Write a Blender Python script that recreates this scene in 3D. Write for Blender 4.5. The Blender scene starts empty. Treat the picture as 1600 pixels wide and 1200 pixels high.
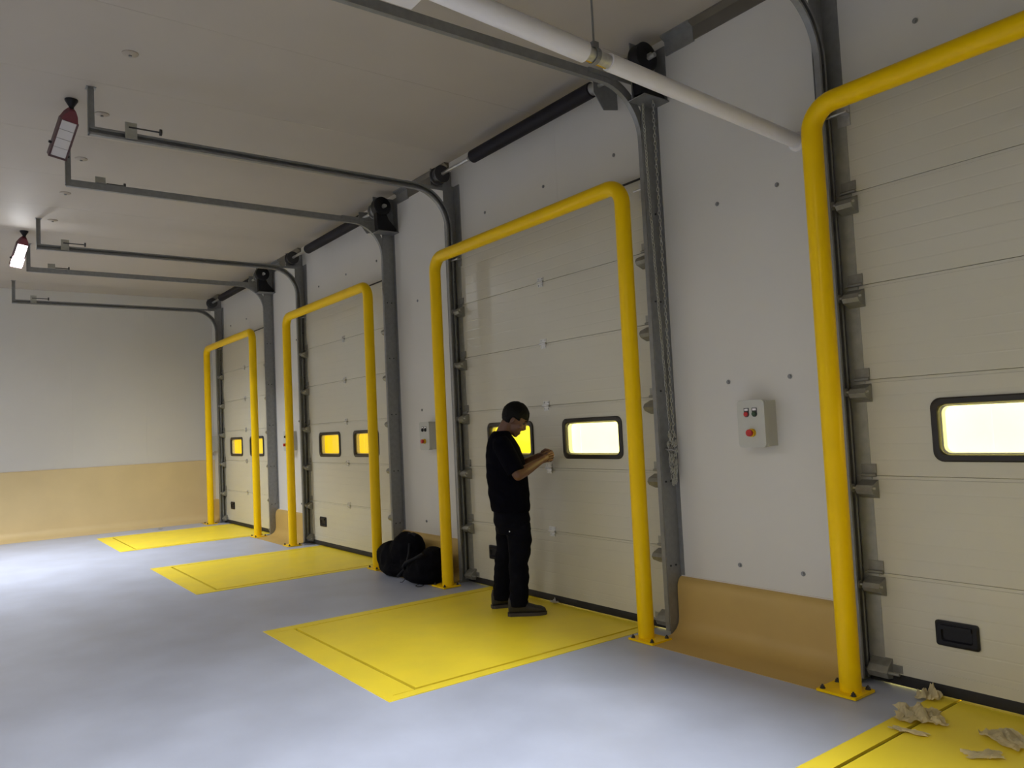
import bpy, bmesh, math, random
from mathutils import Vector, Matrix, noise
random.seed(7)
S = bpy.context.scene
COL = S.collection
PI = math.pi

# ------------------------------------------------------------------ camera
cam_d = bpy.data.cameras.new('camera'); cam = bpy.data.objects.new('camera', cam_d); COL.objects.link(cam)
cr = Vector((0.5935458, 0.8033967, -0.0475095)); cu = Vector((0.0728544, 0.0051533, 0.9973293)); cb = cr.cross(cu)
cam.matrix_world = Matrix(((cr.x, cu.x, cb.x, 13.46714), (cr.y, cu.y, cb.y, -3.89088), (cr.z, cu.z, cb.z, 1.41052), (0, 0, 0, 1)))
cam_d.sensor_fit = 'HORIZONTAL'; cam_d.sensor_width = 36.0; cam_d.lens = 36.0 * 1198.263 / 1600.0
cam_d.clip_start = 0.05; cam_d.clip_end = 100
S.camera = cam

# ------------------------------------------------------------------ world, lights, exposure
w = bpy.data.worlds.new('world'); S.world = w; w.use_nodes = True
w.node_tree.nodes['Background'].inputs[0].default_value = (0.6, 0.65, 0.7, 1)
w.node_tree.nodes['Background'].inputs[1].default_value = 0.25
S.view_settings.view_transform = 'Standard'; S.view_settings.look = 'None'
S.view_settings.exposure = 0.0; S.view_settings.gamma = 1.0; S.view_settings.use_curve_mapping = False

def area(name, loc, power, sx, sy, rot=(0, 0, 0), col=(1, 0.985, 0.97), spread=PI):
    l = bpy.data.lights.new(name, 'AREA'); l.shape = 'RECTANGLE'; l.size = sx; l.size_y = sy
    l.energy = power; l.color = col; l.spread = spread
    o = bpy.data.objects.new(name, l); COL.objects.link(o); o.location = loc; o.rotation_euler = rot
    return o
# LED battens of the hall, hung from the ceiling well inside the room
for i, (x, pw) in enumerate(((1.5, 106), (5.5, 46), (9.5, 50), (13.5, 146))):
    area('hall_batten_light', (x, -6.8, 3.80), pw, 1.5, 0.15, col=(1.0, 0.97, 0.92), spread=math.radians(165))

# ------------------------------------------------------------------ dimensions (metres, fitted to the photograph)
D = [1.0349 + 3.823 * k for k in range(4)]      # door centres along the wall
ZC = 3.98                                       # ceiling
XE = -0.93                                      # far end wall
XR = 17.5; YF = -10.0                           # walls behind the camera
YW = 0.04                                       # face of the door wall; door leaves stand at y = 0

# ------------------------------------------------------------------ materials
MATS = {}
def mat(name, col, rough=0.5, metal=0.0, var=0.06, scale=6.0, bump=0.0, bscale=60.0, spec=0.5, stretch=None, rvar=0.0):
    if name in MATS: return MATS[name]
    m = bpy.data.materials.new(name); m.use_nodes = True; nt = m.node_tree; N = nt.nodes; L = nt.links
    b = N['Principled BSDF']; b.inputs['Roughness'].default_value = rough; b.inputs['Metallic'].default_value = metal
    b.inputs['Specular IOR Level'].default_value = spec
    tc = N.new('ShaderNodeTexCoord'); mp = N.new('ShaderNodeMapping'); L.new(tc.outputs['Object'], mp.inputs[0])
    if stretch: mp.inputs['Scale'].default_value = stretch
    nz = N.new('ShaderNodeTexNoise'); nz.inputs['Scale'].default_value = scale; nz.inputs['Detail'].default_value = 6
    L.new(mp.outputs[0], nz.inputs['Vector'])
    cr_ = N.new('ShaderNodeValToRGB'); e = cr_.color_ramp.elements
    e[0].position = 0.3; e[1].position = 0.7
    e[0].color = tuple(max(0, c * (1 - var)) for c in col) + (1,); e[1].color = tuple(min(1, c * (1 + var)) for c in col) + (1,)
    L.new(nz.outputs['Fac'], cr_.inputs[0]); L.new(cr_.outputs[0], b.inputs['Base Color'])
    if rvar:
        mr = N.new('ShaderNodeMapRange'); mr.inputs[3].default_value = max(0.02, rough - rvar); mr.inputs[4].default_value = min(1, rough + rvar)
        L.new(nz.outputs['Fac'], mr.inputs[0]); L.new(mr.outputs[0], b.inputs['Roughness'])
    if bump:
        n2 = N.new('ShaderNodeTexNoise'); n2.inputs['Scale'].default_value = bscale; n2.inputs['Detail'].default_value = 3
        L.new(mp.outputs[0], n2.inputs['Vector'])
        bp = N.new('ShaderNodeBump'); bp.inputs['Strength'].default_value = bump; bp.inputs['Distance'].default_value = 0.01
        L.new(n2.outputs['Fac'], bp.inputs['Height']); L.new(bp.outputs[0], b.inputs['Normal'])
    MATS[name] = m; return m
def emat(name, col, strength, base=(0.8, 0.8, 0.8)):
    if name in MATS: return MATS[name]
    m = bpy.data.materials.new(name); m.use_nodes = True; nt = m.node_tree; b = nt.nodes['Principled BSDF']
    b.inputs['Base Color'].default_value = base + (1,)
    tc = nt.nodes.new('ShaderNodeTexCoord'); nz = nt.nodes.new('ShaderNodeTexNoise'); nz.inputs['Scale'].default_value = 5
    mx = nt.nodes.new('ShaderNodeMapRange'); mx.inputs[3].default_value = strength * 0.9; mx.inputs[4].default_value = strength * 1.1
    nt.links.new(tc.outputs['Object'], nz.inputs['Vector']); nt.links.new(nz.outputs['Fac'], mx.inputs[0])
    b.inputs['Emission Color'].default_value = col + (1,); nt.links.new(mx.outputs[0], b.inputs['Emission Strength'])
    MATS[name] = m; return m
def glass():
    if 'pane' in MATS: return MATS['pane']
    m = bpy.data.materials.new('acrylic_pane'); m.use_nodes = True; nt = m.node_tree; N = nt.nodes
    N.remove(N['Principled BSDF']); out = N['Material Output']
    t = N.new('ShaderNodeBsdfTransparent'); t.inputs[0].default_value = (0.93, 0.94, 0.9, 1)
    g = N.new('ShaderNodeBsdfGlossy'); g.inputs['Roughness'].default_value = 0.05
    mx = N.new('ShaderNodeMixShader'); mx.inputs[0].default_value = 0.06; nt.links.new(t.outputs[0], mx.inputs[1]); nt.links.new(g.outputs[0], mx.inputs[2])
    nt.links.new(mx.outputs[0], out.inputs[0]); MATS['pane'] = m; return m

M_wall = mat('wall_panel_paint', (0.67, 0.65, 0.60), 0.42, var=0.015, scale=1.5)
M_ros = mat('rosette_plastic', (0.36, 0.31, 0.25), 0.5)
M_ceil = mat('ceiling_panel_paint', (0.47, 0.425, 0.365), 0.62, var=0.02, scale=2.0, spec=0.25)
M_door = mat('door_cream_steel', (0.60, 0.575, 0.475), 0.27, var=0.02, scale=1.5, bump=0.03, bscale=180)
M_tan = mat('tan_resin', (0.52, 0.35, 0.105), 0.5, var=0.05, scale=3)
M_tan_lit = mat('tan_resin_lamplit', (0.70, 0.55, 0.29), 0.5, var=0.04, scale=2)  # plinth resin again, with the strong lamp wash put into the colour
M_pink = mat('sealant_bead', (0.70, 0.64, 0.58), 0.5)
M_floor = mat('floor_grey_resin', (0.43, 0.465, 0.575), 0.42, var=0.09, scale=2.2, bump=0.02, bscale=40, rvar=0.08)
M_yel = mat('yellow_gloss_paint', (0.95, 0.61, 0.0), 0.32, var=0.03, scale=5, spec=0.22)
M_deck = mat('yellow_deck_paint', (0.95, 0.74, 0.04), 0.42, var=0.05, scale=3, bump=0.02, bscale=60, rvar=0.08)
M_galv = mat('galvanised_steel', (0.275, 0.28, 0.28), 0.5, 0.55, var=0.10, scale=25, rvar=0.08)
M_galvl = mat('bright_zinc', (0.58, 0.58, 0.56), 0.35, 0.8, var=0.15, scale=30, rvar=0.1)
M_cap = mat('end_cap_zinc', (0.43, 0.43, 0.38), 0.42, 0.55, var=0.12, scale=20)
M_carr = mat('roller_carrier_zinc', (0.30, 0.295, 0.26), 0.45, 0.5, var=0.15, scale=25)
M_dark = mat('dark_steel', (0.05, 0.05, 0.055), 0.4, 0.4, var=0.2)
M_black = mat('black_plastic', (0.007, 0.007, 0.010), 0.45, var=0.2, spec=0.3)
M_spring = mat('black_spring_sleeve', (0.010, 0.009, 0.015), 0.6, var=0.2, spec=0.25)
M_rub = mat('black_rubber', (0.014, 0.013, 0.013), 0.7, var=0.2)
M_wf = mat('window_frame_plastic', (0.022, 0.018, 0.014), 0.4, var=0.2)
M_box = mat('grey_enclosure', (0.52, 0.52, 0.47), 0.45, var=0.02)
M_red = mat('red_plastic', (0.50, 0.015, 0.015), 0.35)
M_dred = mat('dark_red_cap', (0.25, 0.02, 0.03), 0.4)
M_grn = mat('green_plastic', (0.03, 0.07, 0.03), 0.35)
M_ylp = mat('yellow_collar', (0.75, 0.45, 0.01), 0.4)
M_lred = mat('lamp_red_housing', (0.13, 0.006, 0.02), 0.4)
M_lframe = mat('lamp_dark_frame', (0.10, 0.05, 0.06), 0.4)
M_lens_off = mat('lamp_lens_off', (0.72, 0.70, 0.73), 0.25, var=0.03)
M_lens_on = emat('lamp_lens_on', (0.95, 0.97, 1.0), 55.0)
M_pipe = mat('white_pvc', (0.80, 0.78, 0.79), 0.35, var=0.02)
M_groove = mat('groove_shade', (0.03, 0.018, 0.006), 0.9, var=0.3)  # near-black that paints the shade inside the leveler grooves
M_pit = mat('dark_pit', (0.02, 0.018, 0.015), 0.9)
M_brush = mat('trim_brown_grey', (0.15, 0.135, 0.11), 0.5, 0.3, var=0.1)
M_skin = mat('skin', (0.135, 0.062, 0.036), 0.5, var=0.06, scale=20)
M_hair = mat('black_hair', (0.003, 0.003, 0.003), 0.6, var=0.3, scale=60, bump=0.4, bscale=220, spec=0.15)
M_shirt = mat('black_navy_cotton', (0.0025, 0.0025, 0.006), 0.95, var=0.15, scale=12, bump=0.15, bscale=300, spec=0.06)
M_trous = mat('black_work_cloth', (0.0035, 0.0038, 0.008), 0.9, var=0.2, scale=14, bump=0.15, bscale=300, spec=0.08)
M_shoe = mat('dark_work_boot', (0.022, 0.020, 0.020), 0.6, var=0.25, scale=20)
M_sole = mat('boot_sole', (0.055, 0.047, 0.042), 0.8)
M_bag = mat('black_nylon', (0.0018, 0.0018, 0.004), 0.8, var=0.25, scale=14, bump=0.2, bscale=90, spec=0.10)
M_strap = mat('grey_black_webbing', (0.012, 0.013, 0.018), 0.7, spec=0.2)
M_rag = mat('beige_crumpled_paper', (0.86, 0.76, 0.48), 0.7, var=0.12, scale=20)
M_fluff = mat('pale_scrap', (0.68, 0.66, 0.62), 0.7)

# ------------------------------------------------------------------ mesh helpers
def box(bm, x0, x1, y0, y1, z0, z1, mtx=None):
    vs = [bm.verts.new((x, y, z)) for z in (z0, z1) for y in (y0, y1) for x in (x0, x1)]
    if mtx:
        for v in vs: v.co = mtx @ v.co
    for f in ((0, 2, 3, 1), (4, 5, 7, 6), (0, 1, 5, 4), (2, 6, 7, 3), (0, 4, 6, 2), (1, 3, 7, 5)):
        bm.faces.new([vs[i] for i in f])
def loft(bm, rings, cap=True):
    R = [[bm.verts.new(p) for p in r] for r in rings]; n = len(R[0])
    for a, b in zip(R, R[1:]):
        for i in range(n):
            bm.faces.new((a[i], a[(i + 1) % n], b[(i + 1) % n], b[i]))
    if cap:
        bm.faces.new(R[0][::-1]); bm.faces.new(R[-1])
def frame_of(d):
    d = d.normalized(); a = Vector((0, 0, 1)) if abs(d.z) < 0.9 else Vector((1, 0, 0))
    u = d.cross(a).normalized(); return u, d.cross(u).normalized()
def tube(bm, pts, rad, n=12, cap=True):
    pts = [Vector(p) for p in pts]; rs = rad if isinstance(rad, (list, tuple)) else [rad] * len(pts)
    rings = []; u = None
    for i, p in enumerate(pts):
        d = (pts[min(i + 1, len(pts) - 1)] - pts[max(i - 1, 0)]).normalized()
        if u is None: u, v = frame_of(d)
        else:
            u = (u - d * u.dot(d)).normalized(); v = d.cross(u)
        rings.append([p + (u * math.cos(t) + v * math.sin(t)) * rs[i] for t in [2 * PI * k / n for k in range(n)]])
    loft(bm, rings, cap)
def prism(bm, poly, axis, a0, a1):
    # poly in the other two axes (cyclic order), extruded along axis
    def P(q, a):
        return {'x': (a, q[0], q[1]), 'y': (q[0], a, q[1]), 'z': (q[0], q[1], a)}[axis]
    loft(bm, [[P(q, a0) for q in poly], [P(q, a1) for q in poly]])
def ellipsoid(bm, c, r, mtx=None, seg=20, rg=12):
    m = Matrix.Translation(c) @ Matrix.Diagonal((r[0], r[1], r[2], 1))
    if mtx: m = mtx @ m
    bmesh.ops.create_uvsphere(bm, u_segments=seg, v_segments=rg, radius=1, matrix=m)
def mesh_of(bm, name, m, smooth=False, bevel=0):
    if bevel:
        es = [e for e in bm.edges if e.is_manifold and e.calc_face_angle(0) > 0.5]
        bmesh.ops.bevel(bm, geom=es, offset=bevel, segments=2, affect='EDGES', clamp_overlap=True)
    bmesh.ops.recalc_face_normals(bm, faces=bm.faces[:])
    me = bpy.data.meshes.new(name); bm.to_mesh(me); bm.free()
    if m: me.materials.append(m)
    if smooth:
        me.polygons.foreach_set('use_smooth', [True] * len(me.polygons))
        try: me.set_sharp_from_angle(angle=math.radians(38))
        except Exception: pass
    return me
def obj(name, me, parent=None, loc=(0, 0, 0)):
    o = bpy.data.objects.new(name, me); COL.objects.link(o); o.parent = parent; o.location = loc; return o
def build(name, fn, m, parent=None, smooth=False, bevel=0, loc=(0, 0, 0)):
    bm = bmesh.new(); fn(bm); return obj(name, mesh_of(bm, name, m, smooth, bevel), parent, loc)
def tag(o, label, cat, group=None):
    o['label'] = label; o['category'] = cat
    if group: o['group'] = group
    return o
def thing(name, label, cat, loc=(0, 0, 0), rz=0, group=None):
    o = bpy.data.objects.new(name, None); COL.objects.link(o); o.location = loc; o.rotation_euler = (0, 0, rz)
    o.empty_display_size = 0.1
    return tag(o, label, cat, group)
def struct(o):
    o['kind'] = 'structure'; return o
CACHE = {}
def shared(key, name, fn, m, parent, smooth=False, bevel=0, loc=(0, 0, 0)):
    if key not in CACHE:
        bm = bmesh.new(); fn(bm); CACHE[key] = mesh_of(bm, name, m, smooth, bevel)
    return obj(name, CACHE[key], parent, loc)
def remesh(me, voxel, smooth_it=6, fac=0.5, m=None):
    o = bpy.data.objects.new('tmp', me); COL.objects.link(o)
    r = o.modifiers.new('r', 'REMESH'); r.mode = 'VOXEL'; r.voxel_size = voxel
    s = o.modifiers.new('s', 'SMOOTH'); s.iterations = smooth_it; s.factor = fac
    dg = bpy.context.evaluated_depsgraph_get(); me2 = bpy.data.meshes.new_from_object(o.evaluated_get(dg))
    bpy.data.objects.remove(o); me2.materials.clear()
    if m: me2.materials.append(m)
    me2.polygons.foreach_set('use_smooth', [True] * len(me2.polygons))
    return me2

# ------------------------------------------------------------------ floor (with the four leveler pits cut out)
LX0, LX1, LY0, LY1 = -0.925, 1.065, -2.024, 0.30
def f_floor(bm):
    def q(x0, x1, y0, y1): box(bm, x0, x1, y0, y1, -0.20, 0)
    q(XE - 0.2, XR + 0.2, YF - 0.2, LY0)
    x = XE - 0.2
    for d in D:
        q(x, d + LX0, LY0, LY1); x = d + LX1
    q(x, XR + 0.2, LY0, LY1)
    q(XE - 0.2, XR + 0.2, LY1, 0.8)
floor = struct(build('floor', f_floor, M_floor))

# ------------------------------------------------------------------ ceiling panels with their hanger rosettes
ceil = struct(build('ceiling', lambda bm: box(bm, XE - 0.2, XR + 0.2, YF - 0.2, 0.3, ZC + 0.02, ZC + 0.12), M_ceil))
x = 8.089 + 1.1235 / 2 - 8 * 1.1235 - 1.1235
while x < XR:
    a, b = max(x, XE), min(x + 1.1235, XR)
    if b > a + 0.05:
        build('ceiling_panel', lambda bm: box(bm, a + 0.001, b - 0.001, YF, YW, ZC, ZC + 0.019), M_ceil, ceil, bevel=0.0015)
        if 3 < x + 0.56 < 12:
            def f_ros(bm): tube(bm, [(0, 0, 0), (0, 0, -0.006), (0, 0, -0.014)], [0.052, 0.05, 0.03], 20)
            shared('ros', 'rosette', f_ros, M_ros, ceil, True, loc=(x + 0.56, -2.893, ZC + 0.0005))
            shared('ros_nut', 'rosette_nut', lambda bm: tube(bm, [(0, 0, -0.0135), (0, 0, -0.022)], 0.011, 8), M_galv, ceil, loc=(x + 0.56, -2.893, ZC))
    x += 1.1235

# ------------------------------------------------------------------ walls
wall_l = struct(build('wall_left', lambda bm: box(bm, XE - 0.12, XE - 0.02, YF - 0.1, YW + 0.1, -0.1, ZC + 0.1), M_wall))
y = YW
while y > YF:
    y2 = max(y - 1.12, YF)
    build('wall_panel', lambda bm: box(bm, XE - 0.02, XE, y2 + 0.0003, y - 0.0003, 0, ZC), M_wall, wall_l); y = y2
struct(build('wall_right', lambda bm: box(bm, XR, XR + 0.1, YF - 0.1, YW + 0.1, -0.1, ZC + 0.1), M_wall))
struct(build('wall_front', lambda bm: box(bm, XE - 0.1, XR + 0.1, YF - 0.1, YF, -0.1, ZC + 0.1), M_wall))
OW = 1.20; OH = 3.04          # half width and height of the door openings
wall_b = thing('wall_back', 'x', 'x'); del wall_b['label']; del wall_b['category']; struct(wall_b)
segs = []; x = XE
for d in D: segs.append((x, d - OW)); x = d + OW
segs.append((x, XR))
for a, b in segs:
    build('wall_panel', lambda bm: box(bm, a + 0.0005, b - 0.0005, YW, YW + 0.12, -0.1, ZC + 0.05), M_wall, wall_b)
for d in D:
    for a, b in ((d - OW, d + 0.22), (d + 0.22, d + OW)):
        build('lintel_panel', lambda bm: box(bm, a + 0.0005, b - 0.0005, YW, YW + 0.12, OH, ZC + 0.05), M_wall, wall_b, bevel=0.0012)
def f_screw(bm):
    tube(bm, [(0, 0, 0), (0, -0.004, 0)], 0.014, 10); tube(bm, [(0, -0.003, 0), (0, -0.009, 0)], 0.008, 6)
pts = []
for k in range(4):
    for dx in (-0.79, 0.05, 0.87): pts.append((D[k] + dx, 3.348))
    for z in (0.495, 1.624, 2.751):
        for dx in (1.757, 2.19):
            pts.append((D[k] + dx, z)) if k < 3 else None
for (sx, sz) in pts: shared('screw', 'panel_screw', f_screw, M_galv, wall_b, loc=(sx, YW, sz))

# tan resin plinth with its cove, one length between each pair of doors
prof = [(YW, 0.372), (0.022, 0.369), (0.002, 0.352), (-0.010, 0.322), (-0.013, 0.28), (-0.013, 0.115), (-0.022, 0.075), (-0.045, 0.042), (-0.085, 0.018), (-0.14, 0.007), (-0.33, 0.003), (-0.33, -0.01), (YW, -0.01)]
n = 1
runs = [(XE, D[0] - 1.30)] + [(D[k] + 1.285, D[k + 1] - 1.30) for k in range(3)] + [(D[3] + 1.285, XR)]
for a, b in runs:
    struct(build('trim_%d' % n, lambda bm: prism(bm, prof, 'x', a, b), M_tan, smooth=True)); n += 1
# end wall band, same resin, higher, lamp wash put into its colour
prof2 = [(XE, 1.075), (XE + 0.010, 1.070), (XE + 0.012, 1.05), (XE + 0.012, 0.13), (XE + 0.03, 0.075), (XE + 0.07, 0.035), (XE + 0.14, 0.01), (XE + 0.36, 0.003), (XE + 0.36, -0.01), (XE, -0.01)]
struct(build('trim_%d' % n, lambda bm: prism(bm, prof2, 'y', YF, YW), M_tan_lit, smooth=True)); n += 1
struct(build('trim_%d' % n, lambda bm: box(bm, XE, XE + 0.012, YF, YW, 1.073, 1.084), M_pink)); n += 1
for a, b in runs:
    struct(build('trim_%d' % n, lambda bm: box(bm, a, b, YW - 0.006, YW, 0.371, 0.378), M_pink)); n += 1
# metal angle in the corner of wall and ceiling between the doors
for a, b in ((XE, D[0] - 1.35),) + tuple((D[k] + 1.42, D[k + 1] - 1.36) for k in range(3)):
    def f_ang(bm):
        prism(bm, [(YW, 3.862), (YW - 0.010, 3.862), (YW - 0.014, 3.945), (-0.012, ZC - 0.010), (-0.012, ZC), (YW, ZC)], 'x', a, b)
    t = struct(build('trim_%d' % n, f_ang, M_brush)); n += 1
    if a > 0:
        build('joint_sleeve', lambda bm: prism(bm, [(YW, 3.852), (YW - 0.014, 3.852), (YW - 0.018, 3.945), (-0.018, ZC - 0.014), (-0.018, ZC), (YW, ZC)], 'x', a, a + 0.24), M_galv, t)

# ------------------------------------------------------------------ dock levelers set into the floor
WHICH = ['farthest', 'second from far end', 'third from far end', 'nearest']
LEV = ['farthest yellow dock leveler plate, in front of the door by the far end wall',
       'second yellow dock leveler plate from the far end wall, beyond the black bags',
       'yellow dock leveler plate on which the standing person is working',
       'nearest yellow dock leveler plate with crumpled paper on it, cut by the frame']
for k, d in enumerate(D):
    t = thing('dock_leveler', LEV[k], 'dock leveler', (d, 0, 0), 0, 'yellow dock levelers')
    g = 0.020
    gx0, gx1, gy = -0.826, 0.991, -1.812
    z = 0.003
    shared('lev_l', 'frame_side', lambda bm: box(bm, LX0, gx0, LY0, 0.2, -0.12, z), M_deck, t, bevel=0.002)
    shared('lev_r', 'frame_side', lambda bm: box(bm, gx1, LX1, LY0, 0.2, -0.12, z), M_deck, t, bevel=0.002)
    def f_rear(bm):
        box(bm, gx0 + 0.005, gx1 - 0.005, LY0, gy - g, -0.12, z)
    shared('lev_b', 'frame_rear', f_rear, M_deck, t, bevel=0.002)
    shared('lev_bs0', 'frame_corner', lambda bm: box(bm, gx0 - 0.001, gx0 + 0.006, LY0, -1.962, -0.12, z), M_deck, t)
    shared('lev_bs1', 'frame_corner', lambda bm: box(bm, gx1 - 0.006, gx1 + 0.001, LY0, -1.962, -0.12, z), M_deck, t)
    shared('lev_d', 'deck_plate', lambda bm: box(bm, gx0 + g, gx1 - g, gy, -0.02, -0.03, z + 0.001), M_deck, t, bevel=0.002)
    shared('lev_lip', 'lip_plate', lambda bm: box(bm, gx0 + g, gx1 - g, -0.013, 0.2, -0.03, z), M_deck, t)
    zs = -0.010  # dark strips added in the open grooves to paint their shade
    shared('ls0', 'groove_shade_strip', lambda bm: box(bm, gx0 - 0.001, gx0 + g + 0.002, -1.962, 0.19, -0.03, zs), M_groove, t)
    shared('ls1', 'groove_shade_strip', lambda bm: box(bm, gx1 - g - 0.002, gx1 + 0.001, -1.962, 0.19, -0.03, zs), M_groove, t)
    shared('ls2', 'groove_shade_strip', lambda bm: box(bm, gx0 + g, gx1 - g, gy - g - 0.002, gy + 0.002, -0.03, zs), M_groove, t)
    shared('lev_p', 'pit', lambda bm: box(bm, LX0 + 0.01, LX1 - 0.01, LY0 + 0.01, 0.29, -0.19, -0.125), M_pit, t)

# ------------------------------------------------------------------ yellow hoop guards round each door
HW, FY, FH, TR = 1.2155, -0.2545, 2.988, 0.0525
def f_hoop(bm):
    R = 0.13; pts = [(-HW, FY, 0.01), (-HW, FY, 0.7), (-HW, FY, 1.6), (-HW, FY, FH - R)]
    for i in range(1, 9):
        a = PI / 2 * i / 8; pts.append((-HW + R - R * math.cos(a), FY, FH - R + R * math.sin(a)))
    pts.append((0, FY, FH))
    for i in range(0, 9):
        a = PI / 2 * i / 8; pts.append((HW - R + R * math.sin(a), FY, FH - R + R * math.cos(a)))
    pts += [(HW, FY, 1.6), (HW, FY, 0.7), (HW, FY, 0.01)]
    tube(bm, pts, TR, 28)
GRD = ['yellow tubular guard hoop round the farthest door, beside the end wall',
       'yellow tubular guard hoop left of the black bags, second from the end wall',
       'yellow tubular guard hoop standing around the person at the door',
       'nearest yellow tubular guard hoop, cut off by the right edge of the photo']
for k, d in enumerate(D):
    t = thing('guard_hoop', GRD[k], 'guard rail', (d, 0, 0), 0, 'yellow door guard hoops')
    shared('hoop', 'hoop_tube', f_hoop, M_yel, t, True)
    for s in (-1, 1):
        bpx = s * HW + (-0.03 if s < 0 else 0.03)
        pl = shared('plate', 'base_plate', lambda bm: box(bm, -0.105, 0.105, -0.09, 0.09, 0.003, 0.016), M_yel, t, bevel=0.002, loc=(bpx, FY, 0))
        for bx in (-0.082, 0.082):
            for by in (-0.068, 0.068):
                shared('bolt', 'anchor_bolt', lambda bm: (tube(bm, [(0, 0, 0.016), (0, 0, 0.019)], 0.014, 12), tube(bm, [(0, 0, 0.019), (0, 0, 0.029)], 0.010, 6), tube(bm, [(0, 0, 0.029), (0, 0, 0.036)], 0.005, 8)), M_dark, pl, loc=(bx, by, 0))

# ------------------------------------------------------------------ sectional doors
PB, PH, LEAF, CAPX = 0.066, 0.5, 1.245, 1.165
WX, WZ0, WZ1, WHW = 0.515, 1.142, 1.452, 0.327     # window centre offset, bottom, top, half width
def sect_profile(z0, z1):
    # front skin at y = 0 with chamfered edges and shallow roll-formed ribs
    P = [(0.040, z0 - 0.0022), (0.028, z0 - 0.0022), (0.028, z0), (0.002, z0), (0.0, z0 + 0.002), (0.0, z0 + 0.015)]
    m = 6
    for i in range(1, m):
        z = z0 + (z1 - z0) * i / m
        P += [(0.0, z - 0.006), (0.0006, z), (0.0, z + 0.006)]
    P += [(0.0, z1 - 0.016), (0.0045, z1 - 0.0145), (0.0045, z1), (0.040, z1)]
    return P
def clip_prof(P, za, zb):
    out = []
    for (y, z) in P:
        if za - 0.003 <= z <= zb + 1e-6: out.append((y, z))
    o2 = []
    if abs(out[0][1] - za) > 0.003 or out[0][0] < 0.03: o2 += [(0.040, za), (0.0, za)]
    o2 += [q for q in out if not (abs(q[1] - za) < 1e-4 and o2)]
    if abs(o2[-1][1] - zb) > 1e-4 or o2[-1][0] < 0.03: o2 = [q for q in o2 if abs(q[1] - zb) > 1e-4] + [(0.0, zb), (0.040, zb)]
    return o2
def f_sect(i):
    z0, z1 = PB + PH * i + 0.0012, PB + PH * (i + 1) - 0.0012
    if i == 5: z1 = 3.078
    def fn(bm):
        P = sect_profile(z0, z1)
        if i != 2: prism(bm, P, 'x', -LEAF + 0.004, LEAF - 0.004)
        else:
            hw = WHW - 0.03; xs = [(-LEAF + 0.004, -WX - hw), (-WX + hw, WX - hw), (WX + hw, LEAF - 0.004)]
            for a, b in xs: prism(bm, P, 'x', a, b)
            for c in (-WX, WX):
                prism(bm, clip_prof(P, z0, WZ0 + 0.03), 'x', c - hw, c + hw)
                prism(bm, clip_prof(P, WZ1 - 0.03, z1), 'x', c - hw, c + hw)
    return fn
def rrect(cx, cz, hw, hh, r, n=6):
    out = []
    for (sx, sz, a0) in ((1, -1, -PI / 2), (1, 1, 0), (-1, 1, PI / 2), (-1, -1, PI)):
        for i in range(n + 1):
            a = a0 + PI / 2 * i / n; out.append((cx + sx * (hw - r) + r * math.cos(a), cz + sz * (hh - r) + r * math.sin(a)))
    return out
def f_wframe(bm):
    cz = (WZ0 + WZ1) / 2; hh = (WZ1 - WZ0) / 2
    rings = []
    for hwd, hhd, r, yy in ((WHW, hh, 0.05, 0.0), (WHW, hh, 0.05, -0.008), (WHW - 0.006, hh - 0.006, 0.046, -0.013), (WHW - 0.030, hh - 0.030, 0.036, -0.013), (WHW - 0.036, hh - 0.036, 0.034, -0.006), (WHW - 0.037, hh - 0.037, 0.034, 0.009), (WHW, hh, 0.05, 0.009), (WHW, hh, 0.05, 0.0)):
        rings.append([(q[0], yy, q[1]) for q in rrect(0, cz, hwd, hhd, r)])
    loft(bm, rings, cap=False); bmesh.ops.remove_doubles(bm, verts=bm.verts[:], dist=1e-5)
def f_reveal(bm):
    cz = (WZ0 + WZ1) / 2; hh = (WZ1 - WZ0) / 2
    loft(bm, [[(q[0], yy, q[1]) for q in rrect(0, cz, WHW - e, hh - e, 0.034)] for e, yy in ((0.0305, 0.0165), (0.042, 0.0165), (0.042, 0.052), (0.0305, 0.052), (0.0305, 0.0165))], cap=False)
    bmesh.ops.remove_doubles(bm, verts=bm.verts[:], dist=1e-5)
def f_pane(bm):
    cz = (WZ0 + WZ1) / 2; hh = (WZ1 - WZ0) / 2 - 0.039
    prism(bm, rrect(0, cz, WHW - 0.039, hh, 0.033), 'y', 0.010, 0.014)
def f_hinge(bm):
    box(bm, -0.038, 0.038, -0.004, 0.0, 0.006, 0.036); box(bm, -0.030, 0.030, -0.004, 0.0, -0.040, -0.006)
    tube(bm, [(-0.040, -0.009, 0.0), (0.040, -0.009, 0.0)], 0.0085, 10)
    for sx in (-0.022, 0.022):
        for sz in (0.024, -0.026): tube(bm, [(sx, -0.004, sz), (sx, -0.009, sz)], 0.006, 6)
def f_rb(s):
    # roller carrier folded from zinc sheet, stands on the end cap and reaches into the track
    def fn(bm):
        box(bm, s * 1.175 - 0.04, s * 1.175 + 0.04, -0.005, 0.0, 0.012, 0.062)                 # upper hinge leaf
        tube(bm, [(s * 1.175 - 0.04, -0.010, 0.005), (s * 1.175 + 0.04, -0.010, 0.005)], 0.009, 10)
        loft(bm, [[(s * (1.175 + e), yy, zz) for (yy, zz) in ((-0.001, -0.02), (-0.060, -0.045), (-0.074, -0.068), (-0.060, -0.090), (-0.001, -0.115))] for e in (-0.045, 0.045)])
    return fn
def f_roller(s):
    def fn(bm):
        tube(bm, [(s * 1.12, -0.058, -0.06), (s * 1.235, -0.058, -0.06)], 0.0065, 10)
        tube(bm, [(s * 1.235, -0.058, -0.06), (s * 1.255, -0.058, -0.06)], 0.022, 16)
    return fn
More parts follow.
